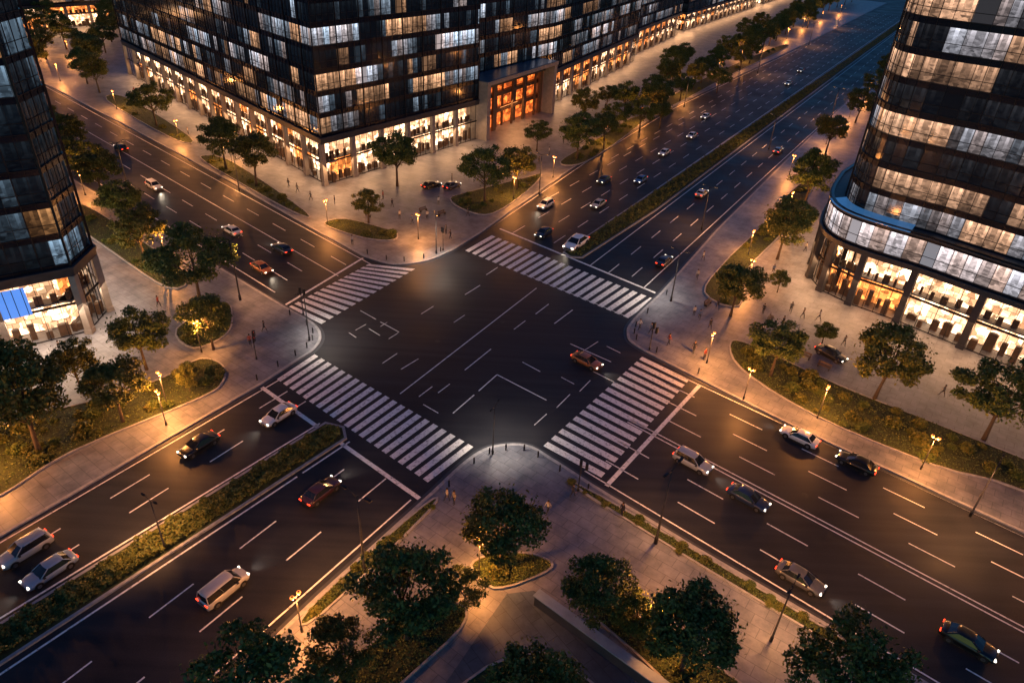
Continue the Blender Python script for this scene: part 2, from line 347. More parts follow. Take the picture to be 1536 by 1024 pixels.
for a,b,w_ in (((-5.9,-12.7),(7.6,11.1),.16),((-.4,-15.3),(1.4,-12.2),.16),((1.8,-11.5),(3.5,-8.5),.16),((3.5,-8.5),(8.6,-12.4),.16),((.1,-8),(2.6,-3.7),.16),((9.7,2.5),(12,6),.16),((7.5,4.5),(9.1,7.1),.16),((-1.3,8.3),(.4,11),.16),((6.1,-5.9),(8,-7.5),.14),((11.4,-1.7),(15.7,-4.9),.16),((-13.2,3),(-11,1.2),.12),((-10.4,.7),(-7.9,-1.3),.12),((-8,-1.5),(-8.8,-2.8),.1),((-11.4,-.9),(-9.9,-2.2),.1),((-10.2,-.3),(-9.6,.7),.1),((-12.8,-1.4),(-11.9,0),.1),((-4,-13),(-2.9,-11.2),.14),((-2.2,-12.2),(-1.2,-10.6),.14),((5,.7),(6.3,2.8),.14),((-2,1.5),(-.9,3.3),.14),((12,-10.6),(13.2,-8.6),.12),((10.2,-8.3),(11.5,-9.4),.12),((-6,3),(-4.8,5),.14),((9.6,-13.5),(11,-11.2),.12),((-13.4,-2),(-12.4,-2.9),.12),((1,14),(2.4,16.4),.16),((5.5,15.2),(18.4,5.2),.12),((-6.5,-8.5),(-5,-6.4),.14),((-3.4,-14.2),(-1.8,-15.4),.14),((12.5,-3.4),(14.6,-.9),.1),((13.6,-6.9),(16,-8.9),.12),((-8.6,-7.6),(-7.4,-5.6),.12),((15.5,-1.8),(16.9,-3),.12),((7.4,-16.4),(8.6,-14.6),.12)):
    line(a,b,w_)
tag(mk.obj('road_marking',[M['paint']]),kind='structure')
mh=MB(); mh.tube([(0,0,0),(0,0,.004)],[.36,.36],18); mho=mh.obj('manhole_cover',[M['pole']],False,False); tag(mho,'round dark metal manhole cover set in the asphalt','manhole cover','manhole covers in the road')
for x,y in ((3,2),(-4,-3),(-13,-25),(18,-14),(30,-24),(12,30),(20,48),(-30,14),(-22,-31),(34,-31),(11,-9),(-25,9)):
    o=mho.copy(); col.objects.link(o); o.location=(x*K+.8,y*K+.3,.005)
# ---------------------------------------------------------------- buildings
def litfn(style,podium=False):
    st={'v':None}
    def f(k,i):
        r=random.random
        if style=='N':
            if st['v'] is None or r()<.34: st['v']=(r()<.46,r()<.27,.1+.5*r()**1.8)
            on,wm,br=st['v']
            if not on: return (.004+.06*(r()<.15)*r(),.1,r())
            return (br*(.4+1.2*r()),.85 if wm else .15+.4*r(),r())
        if style=='W':
            if st['v'] is None or r()<.3: st['v']=(r()<.34,r()<.28,.06+.15*r()**1.4)
            on,wm,br=st['v']
            if not on: return (.004+.006*r(),.05,r())
            return (br*(2.2 if wm else 1)*(.4+1.2*r()),.95 if wm else .05,r())
        if podium: return (.3+.5*r(),.3+.35*r(),r())
        if st['v'] is None or r()<.25:
            p=(.8,.75,.2,.75,.35,.7,.2,.7,.3,.5,.7,.2,.5,.8)[k%14]; st['v']=(r()<p,r()<(.8 if k%3 else .4),.12+.32*r()**1.5)
        on,wm,br=st['v']
        if not on: return (.004+.008*r(),.3,r())
        return (br*(.4+1.2*r()),.8 if wm else .25+.25*r(),r())
    return f
def tower(outline,vis,z0,z1,fh,bay,style,label,name='office_tower',glass=(.7,.35),shop=True,shop_h=8.8,shopvis=None,extra=None,shoppath=None):
    root=empty(name,(outline[0][0],outline[0][1],0)); tag(root,label,'building'); inv=Matrix.Translation((-outline[0][0],-outline[0][1],0))
    def part(mb,nm,mats,kind=None,smooth=False):
        o=mb.obj(nm,mats,smooth); o.data.transform(inv); o.parent=root
        if kind:o["kind"]=kind
        return o
    core=MB(); core.prism(offset(outline,-.45),z0-.3 if shop else 0,z1,0,1,True)
    if shop: core.prism(offset(outline,-3.8),0,z0-.2,0)
    bands=MB(); panes=[]
    def facade(path,z0,z1,fh,bay,glass,podium=False):
        lf=litfn(style,podium); nf=int((z1-z0)/fh+.01)
        for k in range(nf+1):
            z=z0+k*fh
            A=offset(path,-.46,False);B=offset(path,.0,False); zb=z-glass[1]; zt=z+glass[0]
            if k==0: zb=z-.2
            for i in range(len(path)-1):
                a0,a1,b0,b1=A[i],A[i+1],B[i],B[i+1]
                bands.quad((*b0,zb),(*b1,zb),(*b1,zt),(*b0,zt)); bands.quad((*b0,zt),(*b1,zt),(*a1,zt),(*a0,zt)); bands.quad((*a0,zb),(*a1,zb),(*b1,zb),(*b0,zb))
            ribbon(bands,path,.0,.06,zt-.1,zt,mi=1)
        rowp={}
        for i in range(len(path)-1):
            p=Vector(path[i]);q=Vector(path[i+1]);L=(q-p).length;d=(q-p)/L;nn=Vector((d.y,-d.x)); nb=max(1,round(L/bay))
            for j in range(nb):
                a=p+d*(L*j/nb);b=p+d*(L*(j+1)/nb); big=(j%4==0 and len(path)<8)
                c=a+nn*(.07 if big else .03); bands.box((c.x,c.y,(z0+z1)/2),(.07 if big else .03,.14 if big else .05,(z1-z0)/2),math.atan2(d.y,d.x),1)
                for k in range(nf):
                    zz0=z0+k*fh+glass[0];zz1=z0+(k+1)*fh-glass[1]; ins=nn*-.22
                    A=a+ins;B=b+ins
                    u0=proj((A.x,A.y,zz0));u1=proj((B.x,B.y,zz1)); ok=0<u0[0]<1536 and 0<u0[1]<1024
                    rowp.setdefault(k,[]).append((abs(u0[0]-u1[0])*abs(u0[1]-u1[1]) if ok else 0,[(A.x,A.y,zz0),(B.x,B.y,zz0),(B.x,B.y,zz1),(A.x,A.y,zz1)]))
        for k in rowp:
            zt=z0+k*fh+glass[0]; zm=zt+(fh-glass[0]-glass[1])*.36
            ribbon(bands,path,-.18,-.12,zm-.04,zm+.04,mi=1)
            for j,(ar,c) in enumerate(rowp[k]): panes.append((ar,c,lf(k,j)))
    path=[outline[i] for i in vis]+[outline[(vis[-1]+1)%len(outline)]]
    facade(path,z0,z1,fh,bay,glass,bool(extra))
    if extra:
        o2,ez0,ez1,efh,ebay=extra; core.prism(offset(o2,-.45),ez0,ez1,0,1); facade([o2[i] for i in vis]+[o2[(vis[-1]+1)%len(o2)]],ez0,ez1,efh,ebay,glass)
    part(core,'wall',[M['wall'],M['roofm']])
    panes.sort(key=lambda t:-t[0])
    for ar,c,l in panes[:98]:
        w_=MB(); w_.quad(*c,0,lit=l); part(w_,'window',[M['win']])
    if len(panes)>98:
        w_=MB()
        for ar,c,l in panes[98:]: w_.quad(*c,0,lit=l)
        part(w_,'window',[M['win']],'stuff')
    part(bands,'facade_band',[M['band'],M['mull']])
    if shop:
        sp=path if shopvis is None else [outline[i] for i in shopvis]+[outline[(shopvis[-1]+1)%len(outline)]]
        smat=M['stone'] if style!='E' else M['darkstone']
        fascia=MB(); ribbon(fascia,sp,-.6,.35,shop_h,z0-.0,mi=0); 
        lo=offset(sp,.35,False);li=offset(sp,-3.6,False)
        for i in range(len(sp)-1): fascia.quad((*li[i],shop_h+.01),(*li[i+1],shop_h+.01),(*lo[i+1],shop_h+.01),(*lo[i],shop_h+.01))
        ribbon(fascia,sp,.3,.5,z0-.35,z0+.05)
        part(fascia,'fascia',[M['darkstone']])
        if shoppath: sp=shoppath
        inner=offset(sp,-3.55,False)
        for i in range(len(sp)-1):
            p=Vector(sp[i]);q=Vector(sp[i+1]);L=(q-p).length;d=(q-p)/L;nn=Vector((d.y,-d.x)); nb=max(1,round(L/8.2)); ang=math.atan2(d.y,d.x)
            pi=Vector(inner[i]);qi=Vector(inner[i+1])
            for j in range(nb):
                a=p+d*(L*j/nb);b=p+d*(L*(j+1)/nb); ai=pi.lerp(qi,j/nb);bi=pi.lerp(qi,(j+1)/nb)
                cm=MB(); cm.box((a.x-nn.x*.1,a.y-nn.y*.1,shop_h/2),(.48,.42,shop_h/2),ang); cm.box((a.x-nn.x*.1,a.y-nn.y*.1,.45),(.56,.5,.4),ang)
                part(cm,'column',[smat])
                s_=MB(); mi=random.choice([0,1,1]) if style!='W' else 1
                if style=='E': mi=random.choice([0,0,1])
                wl=(bi-ai).length; ph=random.random()*9
                s_.quad((*ai,.2),(*bi,.2),(*bi,4.7),(*ai,4.7),mi,((ph,0),(ph+wl,0),(ph+wl,4.5),(ph,4.5)))
                s_.quad((*ai,4.72),(*bi,4.72),(*bi,shop_h),(*ai,shop_h),random.choice([0,1,1]),((ph,5),(ph+wl,5),(ph+wl,5+4),(ph,9)))
                for t in range(5):
                    pos=a.lerp(b,.12+.19*t)-nn*random.uniform(1.0,2.9); hh=random.uniform(.4,1.4); s_.box((pos.x,pos.y,.15+hh),(random.uniform(.2,.7),.3,hh),ang,2)
                    s_.box((pos.x,pos.y,.17+2*hh),(random.uniform(.12,.4),.22,.12),ang,3)
                    pos=a.lerp(b,.12+.19*t)-nn*random.uniform(1.5,2.6); s_.box((pos.x,pos.y,5.4),(random.uniform(.15,.5),.2,.6),ang,2)
                c=(a+b)/2-nn*2.3; s_.box((c.x,c.y,4.7),((b-a).length/2-.2,.9,.1),ang,3)
                part(s_,'shop_interior',[M['shop'],M['shopw'],M['wood'],M['stone']])
                f_=MB()
                for t in np.linspace(0.05,.95,5):
                    c=a.lerp(b,float(t))-nn*.35; f_.box((c.x,c.y,shop_h/2),(.035,.06,shop_h/2),ang,0)
                c=(a+b)/2-nn*.35
                for zz in (.25,4.7,shop_h-.1): f_.box((c.x,c.y,zz),((b-a).length/2,.055,.05 if zz!=4.7 else .16),ang,0)
                a2=a-nn*.38;b2=b-nn*.38
                f_.quad((*a2,.2),(*b2,.2),(*b2,shop_h-.1),(*a2,shop_h-.1),1)
                part(f_,'shop_window',[M['mull'],M['sglass']])
                if j%2==0:
                    l=bpy.data.lights.new('shop_light','AREA'); l.shape='RECTANGLE'; l.size=min(12,(b-a).length*2); l.size_y=4; l.energy=1200 if style!='E' else 850; l.color=(1,.5,.22) if style!='W' else (1,.68,.45)
                    lo_=bpy.data.objects.new('shop_light',l); col.objects.link(lo_); c=a.lerp(b,1 if nb>1 else .5)+nn*.3-Vector((outline[0][0],outline[0][1])); lo_.location=(c.x,c.y,4.6); lo_.parent=root
                    lo_.rotation_euler=Vector((nn.x,nn.y,-.8)).to_track_quat('-Z','Y').to_euler()
    return root,part
N1=UL([(-94,112),(-27.4,42.7),(-4.5,73.5),(-24,90),(-60,128)])
tower(N1,[0,1,2],10,70,4.1,1.45,'N','dark glass corner office tower with lit shopfronts along its base',shopvis=[0,1])
N2=UL([(-20,86),(-6.5,78),(10.5,104),(38.5,166.5),(16,182),(-10,160)])
r2,part2=tower(N2,[1,2],10,74,4.1,1.5,'N','dark glass office tower with stone shopfront arcade and entrance',shopvis=[2])
N3=UL([(18,182),(37.5,172),(62,224),(44,240),(10,215)])
tower(N3,[0,1],10,56,4.0,1.7,'N','dark glass office block with bright shopfronts beside the avenue',shopvis=[1])
# entrance portal between the towers
pm=MB(); a=Vector(U(-3.0,73.6));b=Vector(U(10.6,97.6)); d=(b-a).normalized(); nn=Vector((d.y,-d.x)); ang=math.atan2(d.y,d.x); L=(b-a).length; ph=13.4
for t in (0.0,1.0):
    c=a.lerp(b,t)-nn*3; pm.box((c.x,c.y,ph/2),(.75,4,ph/2),ang)
c=a.lerp(b,.5)-nn*3; pm.box((c.x,c.y,ph+.45),(L/2+.9,4.2,.45),ang); 
part2(pm,'entrance_portal',[M['stone']])
rm=MB(); rm.box((c.x,c.y,ph+.96),(L/2+.6,3.9,.05),ang); part2(rm,'portal_roof',[M['blueroof']])
pg=MB(); A=a-nn*4.6;B=b-nn*4.6; pg.quad((*A,.2),(*B,.2),(*B,ph),(*A,ph),0,((0,0),(L/2.5,0),(L/2.5,ph/2.5),(0,ph/2.5)))
for t in np.linspace(.06,.94,11):
    c=a.lerp(b,float(t))-nn*random.choice([3.9,2.6]); pg.box((c.x,c.y,ph/2),(random.choice([.16,.7,.35]),.3,ph/2),ang,1)
for zz in (4.6,8.8): 
    c=a.lerp(b,.5)-nn*3.9; pg.box((c.x,c.y,zz),(L/2,.6,.5),ang,1)
c=a.lerp(b,.5)-nn*2.4; pg.box((c.x,c.y,ph-.9),(L/2,.5,.9),ang,2)
part2(pg,'lobby_screen',[M['portal'],M['wood'],M['darkstone']])
l=bpy.data.lights.new('entrance_light','AREA'); l.size=9; l.energy=2600; l.color=(1,.42,.14); o=bpy.data.objects.new('entrance_light',l); col.objects.link(o)
c=a.lerp(b,.5)-nn*1; o.location=(c.x,c.y,8); o.rotation_euler=Vector((nn.x,nn.y,-.9)).to_track_quat('-Z','Y').to_euler()
# west tower
WT=UL([(-84,-27),(-66,-18.5),(-46.5,-9.4),(-40.6,-5.0),(-41.0,-.2),(-58,16),(-84,14)])
rW,partW=tower(WT,[1,2,3,4],10,82,4.1,1.55,'W','dark faceted glass office tower above stone shopfront columns',glass=(.5,.3))
sm=MB(); a=Vector(U(-46.6,-9.4));b=Vector(U(-44.2,-7.65)); d=(b-a).normalized(); nn=Vector((d.y,-d.x)); a=a-nn*.2;b=b-nn*.2
c=(a+b)/2; sm.box((c.x,c.y,6.4),((b-a).length/2,.06,1.9),math.atan2(d.y,d.x))
for t in (.1,.37,.63,.9):
    c2=a.lerp(b,t)+nn*.1; sm.box((c2.x,c2.y,6.4),(.04,.04,1.9),math.atan2(d.y,d.x),1)
partW(sm,'blue_shop_panel',[M['shopblue'],M['mull']])  # glowing panel standing in for a blue-lit shopfront
# east tower
PO=[(56,37),(50,29.5),(46.4,23),(44.7,18.5),(44.9,14.6),(47.4,11.2),(51.9,7.4),(57,2.0),(62.2,-3.2),(82,-21)]
PS=[(80,56),(56,37)]+catmull([(50,29.5),(46.4,23),(44.7,18.5),(44.9,14.6),(47.4,11.2),(51.9,7.4)],3)+[(57,2.0),(62.2,-3.2),(82,-21),(96,-10)]
POm=UL(PS); T=offset(POm,-2.2); nv=len(PS)
rE,partE=tower(POm,list(range(1,nv-2)),9.6,14.0,4.4,1.9,'E','curved glass office tower on a rounded podium with warm shopfronts',glass=(.4,.5),extra=(T,14.0,80,3.9,1.7),shoppath=UL(PO))
cmb=MB(); ribbon(cmb,POm[1:nv-1],-2.4,.2,13.9,14.15); partE(cmb,'canopy',[M['darkstone']])
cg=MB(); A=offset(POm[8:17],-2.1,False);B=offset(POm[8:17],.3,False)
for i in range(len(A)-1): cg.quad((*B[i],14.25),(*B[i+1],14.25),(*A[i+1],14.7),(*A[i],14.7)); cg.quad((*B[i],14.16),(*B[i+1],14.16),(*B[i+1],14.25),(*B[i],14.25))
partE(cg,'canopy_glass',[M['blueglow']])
# far buildings
FB=[([(66,234),(120,330),(100,345),(50,250)],60,'far glass building with warm shopfronts beside the avenue'),
    ([(128,345),(178,432),(158,444),(110,357)],44,'far office building with lit shopfronts beside the avenue'),
    ([(-190,190),(-150,158),(-128,186),(-168,218)],16,'low far building with scattered lit windows'),
    ([(-250,250),(-190,205),(-160,245),(-220,290)],26,'far dark block with scattered lit windows'),
    ([(-210,160),(-172,128),(-160,142),(-198,175)],10,'low far pavilion with lit windows'),
    ([(-160,275),(-110,235),(-90,262),(-140,302)],30,'far dark block with scattered lit windows'),
    ([(-120,175),(-96,152),(-78,176),(-102,198)],12,'low far pavilion with lit windows')]
for o_,h_,lb in FB:
    tower(ccw(UL(o_)),[0,1,2] if h_ not in(60,44) else [3,0],8.6,8.6+4*int((h_)/4),4,2.4,'N',lb,name='office_building',shop=(h_ in(60,44,16,10,12)),shop_h=7.6)
# ---------------------------------------------------------------- vegetation
def leaves_obj(name,C,S,m,link=False,flat=.0):
    n=len(C); nrm=rng.normal(size=(n,3)); nrm[:,2]=np.abs(nrm[:,2])+flat; nrm/=np.linalg.norm(nrm,axis=1)[:,None]
    t=rng.normal(size=(n,3)); a=np.cross(nrm,t); a/=np.linalg.norm(a,axis=1)[:,None]; b=np.cross(nrm,a)
    s=S[:,None]; v=np.stack([C-a*s,C-b*s*.55+nrm*s*.12,C+a*s,C+b*s*.55+nrm*s*.12],1).reshape(-1,3)
    me=bpy.data.meshes.new(name); me.vertices.add(4*n); me.vertices.foreach_set('co',v.ravel())
    me.loops.add(4*n); me.loops.foreach_set('vertex_index',np.arange(4*n)); me.polygons.add(n); me.polygons.foreach_set('loop_start',np.arange(0,4*n,4)); 
    me.materials.append(m); me.update(calc_edges=True); me.validate()
    o=bpy.data.objects.new(name,me)
    if link: col.objects.link(o)
    return o
def tree_tmpl(seed,m,R_=3.7,cz=6.0,rz=3.1,ncl=40,nl=280,ls=.17):
    r=random.Random(seed); root=empty('street_tree',link=False); tr=MB()
    lean=(r.uniform(-.3,.3),r.uniform(-.3,.3)); tr.tube([(0,0,-.1),(lean[0]*.2,lean[1]*.2,1.5),(lean[0]*.6,lean[1]*.6,3.2),(lean[0],lean[1],5),(lean[0],lean[1],7.2)],[.24,.17,.14,.1,.03],8)
    cl=[]
    for i in range(ncl):
        th=i*2.399+r.random()*.8; u=r.uniform(-.8,1); rr=math.sqrt(max(0,1-u*u)); k=r.uniform(.6,1.1)
        cl.append(((R_-.7)*rr*math.cos(th)*k,(R_-.7)*rr*math.sin(th)*k,cz+(rz-.6)*u*k,r.uniform(.5,1.1)))
    for c in cl[::3]:
        z0=r.uniform(2.6,4.4); tr.tube([(lean[0]*.6,lean[1]*.6,z0),(c[0]*.5,c[1]*.5,(z0+c[2])/2+.1),(c[0]*.92,c[1]*.92,c[2])],[.08,.05,.015],5,cap=False)
    t=tr.obj('trunk',[M['bark']],True,False); t.parent=root
    C=[];S=[]
    for c in cl:
        k=int(nl*c[3]**1.6); d=rng.normal(size=(k,3)); d/=np.linalg.norm(d,axis=1)[:,None]; rad=c[3]*(1-np.abs(rng.normal(0,.3,size=k)))[:,None]
        C.append(np.array(c[:3])+d*rad*np.array([1,1,.6])+rng.normal(0,.1,(k,3))); S.append(rng.uniform(ls*.6,ls*1.3,k))
    k=1000; d=rng.normal(size=(k,3)); d/=np.linalg.norm(d,axis=1)[:,None]; C.append(np.array([0,0,cz])+d*rng.uniform(.3,1.08,k)[:,None]*np.array([R_,R_,rz])*.9); S.append(rng.uniform(ls*.6,ls*1.2,k))
    c=leaves_obj('crown',np.concatenate(C),np.concatenate(S),m); c.parent=root
    tag(root,'leafy street tree with dark green rounded crown in planting','tree','street trees around the junction')
    return root,[t,c]
TT=[tree_tmpl(i,M['leaf'] if i%2 else M['leaf2'],R_=3.5+.25*i%1.0+.2,rz=2.8+.15*i) for i in range(6)]
trees=[(5.0,-33.4,1.08),(-1.0,-39.6,1.15),(-4.6,-42.6,.7),(-8.0,-47.2,1.15),(7.2,-45.6,1.0),(11.3,-37.8,.8),(17,-40.9,1.1),(14,-38.6,.6),(25.6,-43.9,1.15),(2.6,-36.8,.45),
(-34.8,-24,1.35),(-39.1,-20.8,1.2),(-29.9,-19.5,.95),(-31.7,-11.2,1),(-35.8,-15.5,.8),(-31.9,2.6,1.3),(-42.6,11.8,1.1),(-26.6,-7.0,.9),(-58.6,31.7,1.15),(-50,21.5,1.05),(-72.6,48.5,1.1),(-65,39,1.0),(-25.9,-14.5,.42),(-88,60,1.1),(-44,-32,1.1),(-37,6,.75),(-80,54,1.1),
(-68.1,70.3,1.25),(-91.4,92.9,1.2),(-45.8,47.8,1.2),(-38.2,40.8,1.3),(-15.8,44.4,1.3),(-17.4,28.5,.75),(-.8,39.1,1.25),(4.2,46.1,1.1),(15.3,64.1,1.25),(21,71.5,1.1),(27.8,98.2,1.2),(33.7,96,1.2),(36.7,106.3,1.2),(41.7,124.3,1.25),(46,140,1.3),(53.8,138.7,1.1),(50.6,153.5,1.2),(24.3,103.3,.8),(7.6,68.1,.8),(66,165,1.2),(81.6,192,1.3),(93,210,1.3),(103,234.6,1.2),(122.8,276.9,1.3),(141.1,304.9,1.3),(-121.2,122.8,1.2),(-123.6,136.4,1.3),(-102.7,111.2,1.2),(-135,125,1.3),(-150,143,1.3),(-140,150,1.2),(-112,104,1.2),(60,150,1.1),(74,180,1.1),(112,256,1.2),(18,90,1.0),(30,86,1.1),(-110,122,1.1),(-145,165,1.3),(-160,150,1.2),(-118,150,1.2),(76,172,1.2),(56,128,1.0),
(42,23.7,1.25),(53,46,1.25),(31.3,6.5,1.05),(32.6,-6.1,1),(42.4,-9.3,1.2),(50.7,-14.9,1.3),(58,-22,1.2),(39,13.4,.45),(67,76,1.2),(40.4,.7,.45),(84,104,1.2),(98,128,1.2),(46,30,.9),(112,154,1.2),
(35,90,.9),(44,116,1.0),(88,200,1.2),(99,222,1.3),(108,240,1.3),(118,262,1.3),(130,282,1.3),(136,296,1.3),(150,318,1.3),(158,332,1.4),(168,348,1.4),(178,364,1.4),(188,380,1.4),(110,250,1.2),(96,236,1.2),(85,215,1.2),(124,262,1.2),(-98,100,1.1),(-106,118,1.2),(-128,112,1.2),(-142,132,1.3),(-165,170,1.3),(-150,180,1.3),(-125,165,1.2),(-135,180,1.3),(-112,135,1.2),(70,160,1.1),(24,84,.9),(50,130,1.1)]
for i,(x,y,s) in enumerate(trees):
    inst(TT[i%6],(x*K,y*K,.14),random.uniform(0,6.28),(s*random.uniform(.93,1.07),s*random.uniform(.93,1.07),s*random.uniform(.92,1.05)))
def shrub_tmpl(m,w):
    k=520; d=rng.normal(size=(k,3)); d/=np.linalg.norm(d,axis=1)[:,None]; d[:,2]=np.abs(d[:,2])
    C=d*(1-np.abs(rng.normal(0,.25,k)))[:,None]*np.array([.8,.8,.8])*w+ rng.normal(0,.1,(k,3)); C[:,2]=np.maximum(C[:,2],.03)
    o=leaves_obj('shrub',C,rng.uniform(.09,.2,k),m); tag(o,'low rounded green shrub growing in a planting bed','shrub','low shrubs in the planting beds'); return o
SH=[shrub_tmpl(M['leaf'],1),shrub_tmpl(M['leaf2'],.85),shrub_tmpl(M['leaf2'],1.15)]
def inside(p,poly):
    c=False;j=len(poly)-1
    for i in range(len(poly)):
        if (poly[i][1]>p[1])!=(poly[j][1]>p[1]) and p[0]<(poly[j][0]-poly[i][0])*(p[1]-poly[i][1])/(poly[j][1]-poly[i][1])+poly[i][0]: c=not c
        j=i
    return c
def scatter(poly,n):
    xs=[a[0] for a in poly];ys=[a[1] for a in poly]; P=[]; t=0
    while len(P)<n and t<n*30:
        t+=1; c=(random.uniform(min(xs),max(xs)),random.uniform(min(ys),max(ys)))
        if inside(c,poly): P.append(c)
    return P
for k,p in bedpoly.items():
    want={'W1':70,'E1':85,'S4':8,'S5':14,'S6':6,'N2':20,'N1':8,'S2':12,'S3':20,'E2':34,'W2':10,'N4':16,'N5':14,'S1':2,'W3':14}.get(k,8)
    for c in scatter(offset(p,-.7) if k not in('S2','S3') else p,want):
        o=random.choice(SH).copy(); col.objects.link(o); s=random.uniform(.45,1.2) if k not in('S2','S3','S4') else random.uniform(.35,.7); o.location=(*c,.24); o.scale=(s,s,s*random.uniform(.7,1)); o.rotation_euler=(0,0,random.random()*6)
    ng={'W1':5000,'E1':6500,'S4':4000,'S5':2500,'N2':2200,'S3':1500,'S2':1200}.get(k,1300)
    P=scatter(offset(p,-.22),ng); C=np.array([(a,b,.27+.12*random.random()**2+.16*max(0,math.sin(a*1.3)*math.cos(b*1.1))) for a,b in P])
    go=leaves_obj('ground_cover',C,rng.uniform(.06,.15,len(P)),M['leaf'],True,.4); go["kind"]='stuff'; go["label"]='low leafy ground cover filling a planting bed'
def hedge(poly,n,lim):
    q=offset(poly,-.65); P=[]
    xs=[a[0] for a in poly];ys=[a[1] for a in poly]
    while len(P)<n:
        c=(random.uniform(max(min(xs),lim[0]),min(max(xs),lim[1])),random.uniform(max(min(ys),lim[2]),min(max(ys),lim[3])))
        if inside(c,q):
            h=.38+.4*math.sin(c[0]*1.3)*math.sin(c[1]*1.5)+.3*math.sin(c[0]*3.1+c[1]*2.3)*math.sin(c[1]*2.9-c[0]); P.append((c[0],c[1],.2+max(.05,h)*(random.random()**.3)))
    C=np.array(P); return leaves_obj('hedge',C,rng.uniform(.1,.22,n),M['leaf2'],True,.3)
tag(hedge(mS,28000,(-50,0,-75,-20)),'shaggy low hedge planted along the lower median strip','hedge')
tag(hedge(mN,24000,(10,110,20,180)),'shaggy low hedge planted along the avenue median strip','hedge')
tag(hedge(mN,9000,(110,290,160,450)),'low hedge on the far part of the median','hedge')
# ---------------------------------------------------------------- lamps
def lamp_ped():
    root=empty('street_lamp',link=False); p=MB(); p.tube([(0,0,0),(0,0,.5),(0,0,.55),(0,0,4.9)],[.13,.12,.07,.05],8); p.tube([(0,0,4.6),(.2,0,4.95),(.34,0,5.0)],[.03,.03,.02],6); p.tube([(0,0,4.6),(-.2,0,4.95),(-.34,0,5.0)],[.03,.03,.02],6)
    a=p.obj('post',[M['pole']],True,False); a.parent=root
    hs=[]
    for s in (1,-1):
        h=MB(); h.tube([(s*.34,0,5.12),(s*.34,0,5.08),(s*.34,0,5.06)],[.03,.1,.11],12); ho=h.obj('lamp_shade',[M['pole']],True,False); ho.parent=root; hs.append(ho)
        g=MB(); g.tube([(s*.34,0,5.06),(s*.34,0,4.94),(s*.34,0,4.76)],[.14,.2,.1],12); go=g.obj('bulb',[M['glow']],True,False); go.parent=root; hs.append(go)
    l=bpy.data.lights.new('lamp_light','POINT'); l.energy=3900; l.color=(1,.35,.08); l.shadow_soft_size=.25
    lo=bpy.data.objects.new('lamp_light',l); lo.location=(0,0,4.3); lo.parent=root
    tag(root,'lit warm street lamp with twin heads on a dark post','street lamp','lit pedestrian street lamps'); return root,[a]+hs+[lo]
def lamp_tall(energy,colr):
    root=empty('road_lamp_post',link=False); p=MB(); p.tube([(0,0,0),(0,0,.8),(0,0,.85),(0,0,9.6)],[.2,.19,.13,.07],10); p.tube([(0,0,9.3),(.8,0,9.7),(1.3,0,9.75)],[.05,.045,.04],6); p.tube([(0,0,9.3),(-.6,0,9.55),(-1.0,0,9.6)],[.05,.04,.035],6)
    a=p.obj('post',[M['pole']],True,False); a.parent=root; ps=[a]
    for x in (1.5,-1.2):
        h=MB(); h.box((x,0,9.74),(.34,.13,.05)); h.box((x,0,9.81),(.2,.09,.03)); o=h.obj('lamp_head',[M['pole']],False,False); o.parent=root; ps.append(o)
        h=MB(); h.box((x,0,9.68),(.26,.09,.012)); o=h.obj('lamp_lens',[M['addedglow']],False,False); o.parent=root; ps.append(o)
    l=bpy.data.lights.new('added_road_light','SPOT'); l.energy=energy; l.color=colr; l.spot_size=math.radians(124); l.spot_blend=1; l.shadow_soft_size=.3  # added light on the tall posts, brightens crossings and road arms
    lo=bpy.data.objects.new('added_road_light',l); lo.location=(1.5,0,9.6); lo.parent=root; lo.rotation_euler=Vector((.3,0,-1)).to_track_quat('-Z','Y').to_euler(); ps.append(lo)
    tag(root,'tall dark road lamp post with two arms standing at the kerb','lamp post','tall road lamp posts'); return root,ps
def signal():
    root=empty('traffic_light',link=False); p=MB(); p.tube([(0,0,0),(0,0,.4),(0,0,.45),(0,0,4.6)],[.14,.14,.08,.06],8); p.tube([(0,0,3.9),(0,-.55,3.9)],[.04,.04],6)
    a=p.obj('post',[M['pole']],True,False); a.parent=root; ps=[a]
    for (x,y,z) in ((0,.05,4.3),(0,-.65,3.8)):
        h=MB(); h.box((x+.12,y,z),(.12,.17,.5)); 
        for i in range(3): h.tube([(x+.24,y,z+.32-.32*i+.1),(x+.42,y,z+.32-.32*i+.1)],[.12,.12],8,cap=False)
        o=h.obj('signal_head',[M['pole']],False,False); o.parent=root; ps.append(o)
        g=MB(); g.tube([(x+.245,y,z+.32),(x+.25,y,z+.32)],[.09,.09],10); o=g.obj('signal_lens',[M['red']],False,False); o.parent=root; ps.append(o)
    tag(root,'dark traffic light post with signal heads on the corner','traffic light','traffic lights at the crossings'); return root,ps
LP=lamp_ped();LT=lamp_tall(6200,(1,.41,.14));LC=lamp_tall(4000,(1,.82,.65));TS=signal()
for x,y in [(35.3,-13),(42.4,-19.7),(26.2,-4.2),(35.4,14.8),(55.4,62),(48.8,41.5),(3.8,41.3),(10.5,53),(30.7,91),(46,122),(21.4,75),(-9.3,23.7),(-23.1,27),(-27.1,-16.8),(-27.6,-7.6),(-81.2,80.4),(62,152),(74,175),(90,206),(105,228),(70,84),(84,108),(-60,62),(-37,-27),(-40,12),(-62,33),(-105,101),(38,24.5),(53,-28.5),(-46,51),(140,291),(-8,-39.5),(16,-38.2),(3.4,-34.2),(122,262),(-130,135),(-150,158),(-118,128),(160,322),(-40.5,-35),(98,132),(-26,-19.5),(28.6,-10.6)]:
    inst(LP,(x*K,y*K,.14),random.choice([.98,-.7]),.95)
